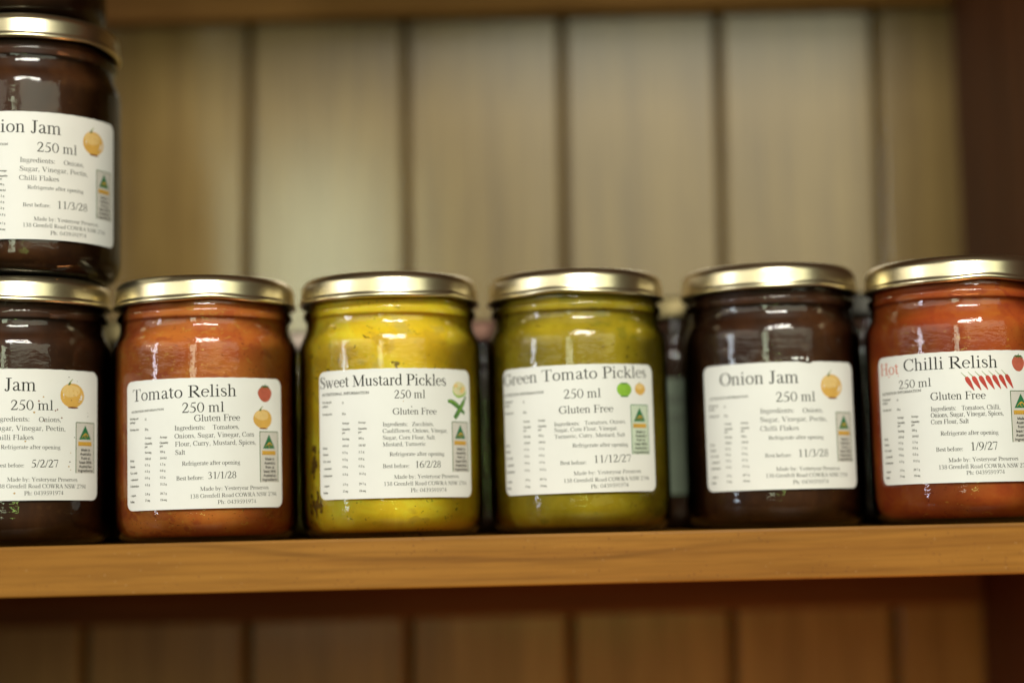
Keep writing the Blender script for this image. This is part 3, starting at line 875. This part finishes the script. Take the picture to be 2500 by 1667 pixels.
def lettering(o, lb, kind, date=None, ink='ink'):
    mb = MB()
    for t, u0, v0, u1, v1, cap in LINES[kind]:
        m, bold = M[ink], False
        if t.startswith('#'):
            t, bold, m = t[1:], True, M['grey_ink']
        elif t.startswith('!'):
            t, m = t[1:], M['red_ink']
            lb.stroke(mb, [(u0 - .2, v0 - .75), ((u0 + u1) / 2, (v0 + v1) / 2 - .78), (u1, v1 - .8)], [.26] * 3, m, 0.03)
        elif t == '@DATE':
            t = date
            if len(date) < 7:
                u1 = u0 + (u1 - u0) * 0.80
        lb.text(mb, t, u0, v0, u1, v1, cap, m, bold=bold)
    table(lb, mb, kind)
    mb.build("lettering", o)


def badge(o, lb, u0, v1, w=9.2, h=19.3, fill='badge_fill', line=None):
    mb = MB()
    line = line or M['leaf_print']
    n = 8
    for i in range(n):                                    # ground, cut into strips so that it follows the glass
        a, b = u0 + w * i / n, u0 + w * (i + 1) / n
        mb.face([lb.at(a, v1 - h, .008), lb.at(b, v1 - h, .008), lb.at(b, v1, .008), lb.at(a, v1, .008)], M[fill])
    for p, q in (((u0, v1), (u0 + w, v1)), ((u0 + w, v1), (u0 + w, v1 - h)), ((u0, v1), (u0, v1 - h))):
        pts = [(p[0] + (q[0] - p[0]) * i / 8, p[1] + (q[1] - p[1]) * i / 8) for i in range(9)]
        lb.stroke(mb, pts, [0.3] * 9, line, 0.02)
    c = u0 + w * .48
    tri = []
    A, B, C_ = (c - 3.0, v1 - 6.5), (c + 3.05, v1 - 6.4), (c, v1 - 1.0)
    for P, Q in ((A, B), (B, C_), (C_, A)):
        tri += [(P[0] + (Q[0] - P[0]) * i / 5, P[1] + (Q[1] - P[1]) * i / 5) for i in range(5)]
    lb.poly(mb, tri, M['green_ink'], 0.02)
    # leaping animal in gold on the triangle
    for pts, ws in (([(c - 1.9, v1 - 5.9), (c - .9, v1 - 4.9), (c + .1, v1 - 4.3), (c + .9, v1 - 4.6), (c + 1.6, v1 - 5.4)], [.12, .3, .5, .4, .2]),
                    ([(c + .1, v1 - 4.4), (c - .3, v1 - 5.4), (c + .6, v1 - 6.0)], [.4, .25, .15]), ([(c + .9, v1 - 4.6), (c + 1.0, v1 - 5.6)], [.25, .12])):
        lb.stroke(mb, *crv(pts, ws, 4), M['gold_ink'], 0.045)
    for i in range(6):
        a, b = c - 3.4 + 6.8 * i / 6, c - 3.4 + 6.8 * (i + 1) / 6
        mb.face([lb.at(a, v1 - 8.9, .02), lb.at(b, v1 - 8.9, .02), lb.at(b, v1 - 7.3, .02), lb.at(a, v1 - 7.3, .02)], M['gold_ink'])
    for i in range(9):
        lb.stroke(mb, [(c - 3.2 + i * .8, v1 - 8.85), (c - 3.2 + i * .8, v1 - 8.35)], [.13, .13], M['stain'], 0.05)
    for i, (t, wd) in enumerate((("Made in", 4.7), ("Australia", 5.6), ("from at", 4.5), ("least 96%", 6.4), ("Australian", 6.6), ("ingredients", 7.6))):
        vv = v1 - 10.9 - i * 1.58
        lb.text(mb, t, c - wd / 2 + .25, vv, c + wd / 2 + .25, vv, 0.98, M['ink'], bold=True, serif=False, lift=.05)
    mb.build("origin_badge", o)


def onion_pic(o, lb, u, v, ru=5.3, rv=4.7):
    mb = MB()
    lb.ell(mb, u, v, ru, rv, M['onion_print'], .02, wob=.012, squash=.04)
    lb.ell(mb, u - ru * .12, v + rv * .38, ru * .74, rv * .5, M['onion_pale_print'], .03, wob=.05)
    lb.ell(mb, u + .2, v - rv * .97, ru * .45, rv * .07, M['stain'], .035)
    lb.stroke(mb, *crv([(u - ru * .30, v + rv * .86), (u - ru * .22, v + rv * 1.08), (u + ru * .02, v + rv * 1.36)], [.9, .55, .2], 4), M['stem_print'], .03)
    lb.stroke(mb, *crv([(u - ru * .36, v + rv * .84), (u - ru * .28, v + rv * .95), (u - ru * .16, v + rv * 1.02)], [.3, .7, .3], 4), M['leaf_print'], .04)
    for dx in (-.6, -.25, .15, .5):
        lb.stroke(mb, *crv([(u - ru * .2, v + rv * .82), (u + dx * ru * 1.15, v), (u + dx * ru * .4, v - rv * .9)], [.04, .08, .04], 5), M['onion_print'], .04)
    mb.build("onion_picture", o)


def tomato_pic(o, lb, u, v, ru=3.3, rv=3.0):
    mb = MB()
    lb.ell(mb, u, v, ru, rv, M['tomato_print'], .02, wob=.015, squash=.12)
    for a in (-2.2, -.9, .2, 1.3, 2.3):
        lb.stroke(mb, *crv([(u - .1, v + rv * .95), (u + a * .55, v + rv * 1.02), (u + a, v + rv * .72)], [.7, .5, .12], 4), M['leaf_print'], .04)
    lb.stroke(mb, *crv([(u - .1, v + rv * .9), (u + .1, v + rv * 1.15), (u + .3, v + rv * 1.3)], [.5, .35, .2], 3), M['leaf_print'], .05)
    mb.build("tomato_picture", o)


def lime_pic(o, lb, u, v):
    mb = MB()
    lb.ell(mb, u, v, 3.3, 2.75, M['lime_print'], .02, wob=.02)
    for a in (-2.0, -.8, .6, 1.9):
        lb.stroke(mb, *crv([(u, v + 2.2), (u + a * .6, v + 2.5), (u + a, v + 1.9)], [.5, .4, .1], 4), M['courgette_print'], .04)
    lb.ell(mb, u - .1, v - 2.6, 1.9, .32, M['courgette_print'], .035)
    mb.build("green_tomato_picture", o)


def cauliflower_pic(o, lb, u, v):
    mb = MB()
    lb.ell(mb, u + .1, v - .5, 3.9, 2.9, M['lime_print'], .015, wob=.04)
    lb.ell(mb, u, v + .15, 3.8, 2.75, M['cream_print'], .02, wob=.03)
    for a in range(7):
        lb.ell(mb, u + 2.2 * math.cos(a * .9), v + .5 + 1.5 * math.sin(a * .9), 1.1, .9, M['onion_pale_print' if a % 3 == 0 else 'cream_print'], .028 + a * .001, n=12, wob=.06)
    mb.build("cauliflower_picture", o)


def courgette_pic(o, lb, u, v):
    mb = MB()
    lb.stroke(mb, *crv([(u - 4.9, v + 2.7), (u - 2.5, v + 2.3), (u + .5, v + .6), (u + 4.2, v - 1.9)], [1.0, 1.9, 2.0, 1.2], 5), M['courgette_print'], .02)
    lb.stroke(mb, *crv([(u + 4.6, v + 4.0), (u + 3.4, v + 2.2), (u + .4, v - 1.6), (u - 1.6, v - 3.9)], [.7, 1.7, 2.1, 1.6], 5), M['courgette_print'], .03)
    lb.stroke(mb, *crv([(u + 4.2, v + 3.3), (u + 3.0, v + 1.4), (u + .2, v - 1.9)], [.2, .35, .2], 5), M['lime_print'], .05)
    lb.stroke(mb, *crv([(u - 4.4, v + 2.9), (u - 2.2, v + 2.5), (u + .2, v + 1.1)], [.2, .35, .2], 5), M['lime_print'], .05)
    lb.stroke(mb, [(u + 4.5, v + 4.0), (u + 5.0, v + 4.7)], [.8, .9], M['leaf_print'], .05)
    mb.build("zucchini_picture", o)


def chillies_pic(o, lb):
    mb = MB()
    for i in range(7):
        u, v = 2.7 + i * 2.52, 16.6 + i * .11
        lb.stroke(mb, *crv([(u, v), (u + 1.0, v - 1.1), (u + 1.9, v - 2.0)], [.18, .25, .45], 4), M['stem_print'], .02)
        lb.stroke(mb, *crv([(u + 1.75, v - 1.8), (u + 2.3, v - 2.9), (u + 3.3, v - 4.8), (u + 4.5, v - 7.0)], [1.0, 1.75, 1.3, .25], 5), M['chilli_print'], .03 + i * .001)
    mb.build("chilli_picture", o)


def stains(o, lb, spots):
    mb = MB()
    for u, v, r, m in spots:
        lb.ell(mb, u, v, r, r * .85, M[m], .06, n=11, wob=.12)
    mb.build("splash_stain", o)


# ------------------------------------------------------------------ front row
def rad(d):
    return math.radians(d)


j = make_jar("onion_jam_jar", "dark onion jam jar with a brown-spotted label dated 5/2/27, under another jar", (-0.1955, -0.002, 0.0), 'jam', zscale=1.022, rotz=0.4, group="onion jam jars", lidrot=.5)
o, lb = make_label(j, 9.6, 41.9, rad(-0.2))
lettering(o, lb, 'onion', "5/2/27")
badge(o, lb, 22.3, 4.9)
onion_pic(o, lb, 20.7, 15.0)
stains(o, lb, [(7.3, 12.6, .35, 'stain'), (13.6, 9.1, .32, 'stain'), (14.4, 9.5, .3, 'stain'), (16.1, 6.4, .33, 'stain'), (9.4, 5.2, .25, 'stain'), (9.0, 14.2, .3, 'ochre_stain'),
               (5.6, 8.3, .4, 'ochre_stain'), (19.6, -10.2, .3, 'grey_ink'), (19.2, -12.0, .32, 'ochre_stain'), (20.0, -13.2, .2, 'ochre_stain'), (19.9, -6.8, .2, 'ochre_stain'), (21.6, -.9, .25, 'grey_ink'),
               (28.0, 7.4, .2, 'grey_ink'), (28.0, 8.6, .15, 'grey_ink'), (19.0, 22.0, .25, 'grey_ink'), (22.7, 20.6, .16, 'grey_ink'), (2.5, -2.6, .35, 'ochre_stain'), (-1.2, -22.0, .4, 'ochre_stain'),
               (20.2, 13.2, .22, 'stain'), (21.2, 15.2, .18, 'stain'), (23.6, 12.4, .16, 'stain')])

j = make_jar("onion_jam_jar", "dark onion jam jar with a clean label, second level of the stack at the edge", (-0.1923, -0.002, 0.1028), 'jam', zscale=1.018, rotz=2.1, group="onion jam jars", lidrot=1.6)
o, lb = make_label(j, 15.5, 37.8, 0.0)
lettering(o, lb, 'onion', "11/3/28")
badge(o, lb, 22.2, 4.9)
onion_pic(o, lb, 20.7, 15.0)

j = make_jar("onion_jam_jar", "dark jar topmost in the stack, resting on an onion jam jar's gold lid", (-0.1990, 0.0000, 0.2052), 'jam', rotz=3.3, group="onion jam jars", lidrot=.2)

j = make_jar("tomato_relish_jar", "orange red tomato relish jar with a gold lid and label dated 31/1/28", (-0.1227, 0.004, 0.0), 'tomato', zscale=1.017, rotz=1.2, group="jars in the front row", lidrot=.9)
o, lb = make_label(j, 5.5, 37.35, rad(0.35))
lettering(o, lb, 'tomato')
badge(o, lb, 22.0, 4.2)
tomato_pic(o, lb, 24.7, 18.6)
onion_pic(o, lb, 23.6, 9.0, 4.4, 3.7)

j = make_jar("mustard_pickles_jar", "bright yellow sweet mustard pickles jar with dark specks, between tomato relish and green tomato pickles", (-0.0492, 0.010, 0.0), 'mustard', zscale=1.021, rotz=0.2, group="jars in the front row", lidrot=1.4)
o, lb = make_label(j, 4.9, 39.75, 0.0)
lettering(o, lb, 'mustard')
badge(o, lb, 22.6, 4.3)
cauliflower_pic(o, lb, 27.0, 17.1)
courgette_pic(o, lb, 25.6, 9.6)
fl = Label(34.97, 0, 0, 0)
mb = MB()
rs = random.Random(5)
for cu, cz, su, sz, n in ((-33.5, 29.5, 1.1, 4.2, 16), (-33.2, 13.0, 2.0, 3.6, 18)):
    for k in range(n):
        fl.ell(mb, rs.gauss(cu, su), rs.gauss(cz, sz * .55), rs.uniform(.4, 1.3), rs.uniform(.6, 1.7), M['spice'], 0.0, n=12, wob=.2)
        fl.R += 0.004
mb.build("spice_clump", j)
stains(o, lb, [(5.3, 9.9, .25, 'grey_ink'), (2.2, 12.0, .2, 'ochre_stain')])

j = make_jar("green_tomato_pickles_jar", "olive green tomato pickles jar with a gold lid and label dated 11/12/27", (0.0262, 0.017, 0.0), 'green', zscale=1.026, rotz=4.2, group="jars in the front row", lidrot=.4)
o, lb = make_label(j, -1.1, 40.15, rad(0.45))
lettering(o, lb, 'green')
badge(o, lb, 21.2, 8.8, 8.8, 19.2, 'badge_green_fill', M['green_ink'])
lime_pic(o, lb, 18.6, 14.7)
mb = MB()
lb.ell(mb, 26.2, 15.0, 2.7, 2.3, M['onion_print'], .02, wob=.02)
lb.ell(mb, 25.9, 15.9, 1.8, 1.0, M['onion_pale_print'], .03, wob=.04)
lb.stroke(mb, [(25.6, 17.1), (26.3, 17.9)], [.5, .2], M['stem_print'], .04)
mb.build("onion_picture", o)

j = make_jar("onion_jam_jar", "dark onion jam jar with a torn label edge, beside the hot chilli relish", (0.1057, 0.022, 0.0), 'jam', zscale=1.038, rotz=5.2, group="onion jam jars", lidrot=1.1)
o, lb = make_label(j, -0.9, 39.7, rad(0.2), notch=True)
lettering(o, lb, 'onion', "11/3/28")
badge(o, lb, 22.2, 4.9, 8.8)
onion_pic(o, lb, 20.7, 15.0)
mb = MB()
lb.R -= 0.1
for u, v, a, b2, m in ((5.4, 26.0, 1.5, .55, 'paper'), (8.0, 26.1, .8, .4, 'paper'), (10.2, 25.6, .5, .9, 'paper'), (9.6, 26.0, .45, .35, 'stain'), (10.9, 25.2, .35, .5, 'ink')):
    lb.ell(mb, u, v, a, b2, M[m], .02, n=12, wob=.2)
    lb.R += .005
mb.build("torn_paper_scrap", o)

j = make_jar("chilli_relish_jar", "red hot chilli relish jar with a row of chillies printed on its label", (0.1775, 0.001, 0.0), 'chilli', zscale=1.016, rotz=2.7, group="jars in the front row", lidrot=.75)
o, lb = make_label(j, -11.1, 40.25, rad(-0.1))
lettering(o, lb, 'chilli')
badge(o, lb, 21.0, 9.3)
tomato_pic(o, lb, 25.1, 19.6, 2.8, 2.9)
chillies_pic(o, lb)

# ------------------------------------------------------------------ back row, half hidden
j = make_jar("preserve_jar", "dark jar with a dull yellow lid behind the gap left of the tomato relish", (-0.1765, 0.088, 0.0), 'jam', 'dull_gold', zscale=.955, group="jars in the back row", lidrot=.3)
j = make_jar("preserve_jar", "low jar with a greyish pink lid, behind the gap between tomato relish and mustard pickles", (-0.0945, 0.086, 0.0), 'green', 'grey_lid', zscale=.885, group="jars in the back row", lidrot=.8)
j = make_jar("preserve_jar", "jar with a dull reddish brown lid behind the gap between the yellow and green pickles", (-0.0131, 0.086, 0.0), 'jam', 'copper', zscale=.915, group="jars in the back row", lidrot=1.3)
j = make_jar("preserve_jar", "dark jar with a shaded grey green label behind the green tomato pickles and onion jam", (0.0727, 0.087, 0.0), 'jam', 'dull_gold', group="jars in the back row", lidrot=.6)
o, lb = make_label(j, 0.0, 39.9, 0.0, 'old_paper')
mb = MB()
for i, (t, wd) in enumerate((("Onion Jam", 26), ("250 ml", 13))):
    lb.text(mb, t, -wd / 2, 14 - i * 8, wd / 2, 14 - i * 8, 4.5 - i, M['grey_ink'])
mb.build("lettering", o)
j = make_jar("preserve_jar", "dark jar with a lid darkened for shade behind the gap between onion jam and chilli relish", (0.157, 0.088, 0.0), 'jam', 'shaded_lid', zscale=1.0, group="jars in the back row", lidrot=.1)
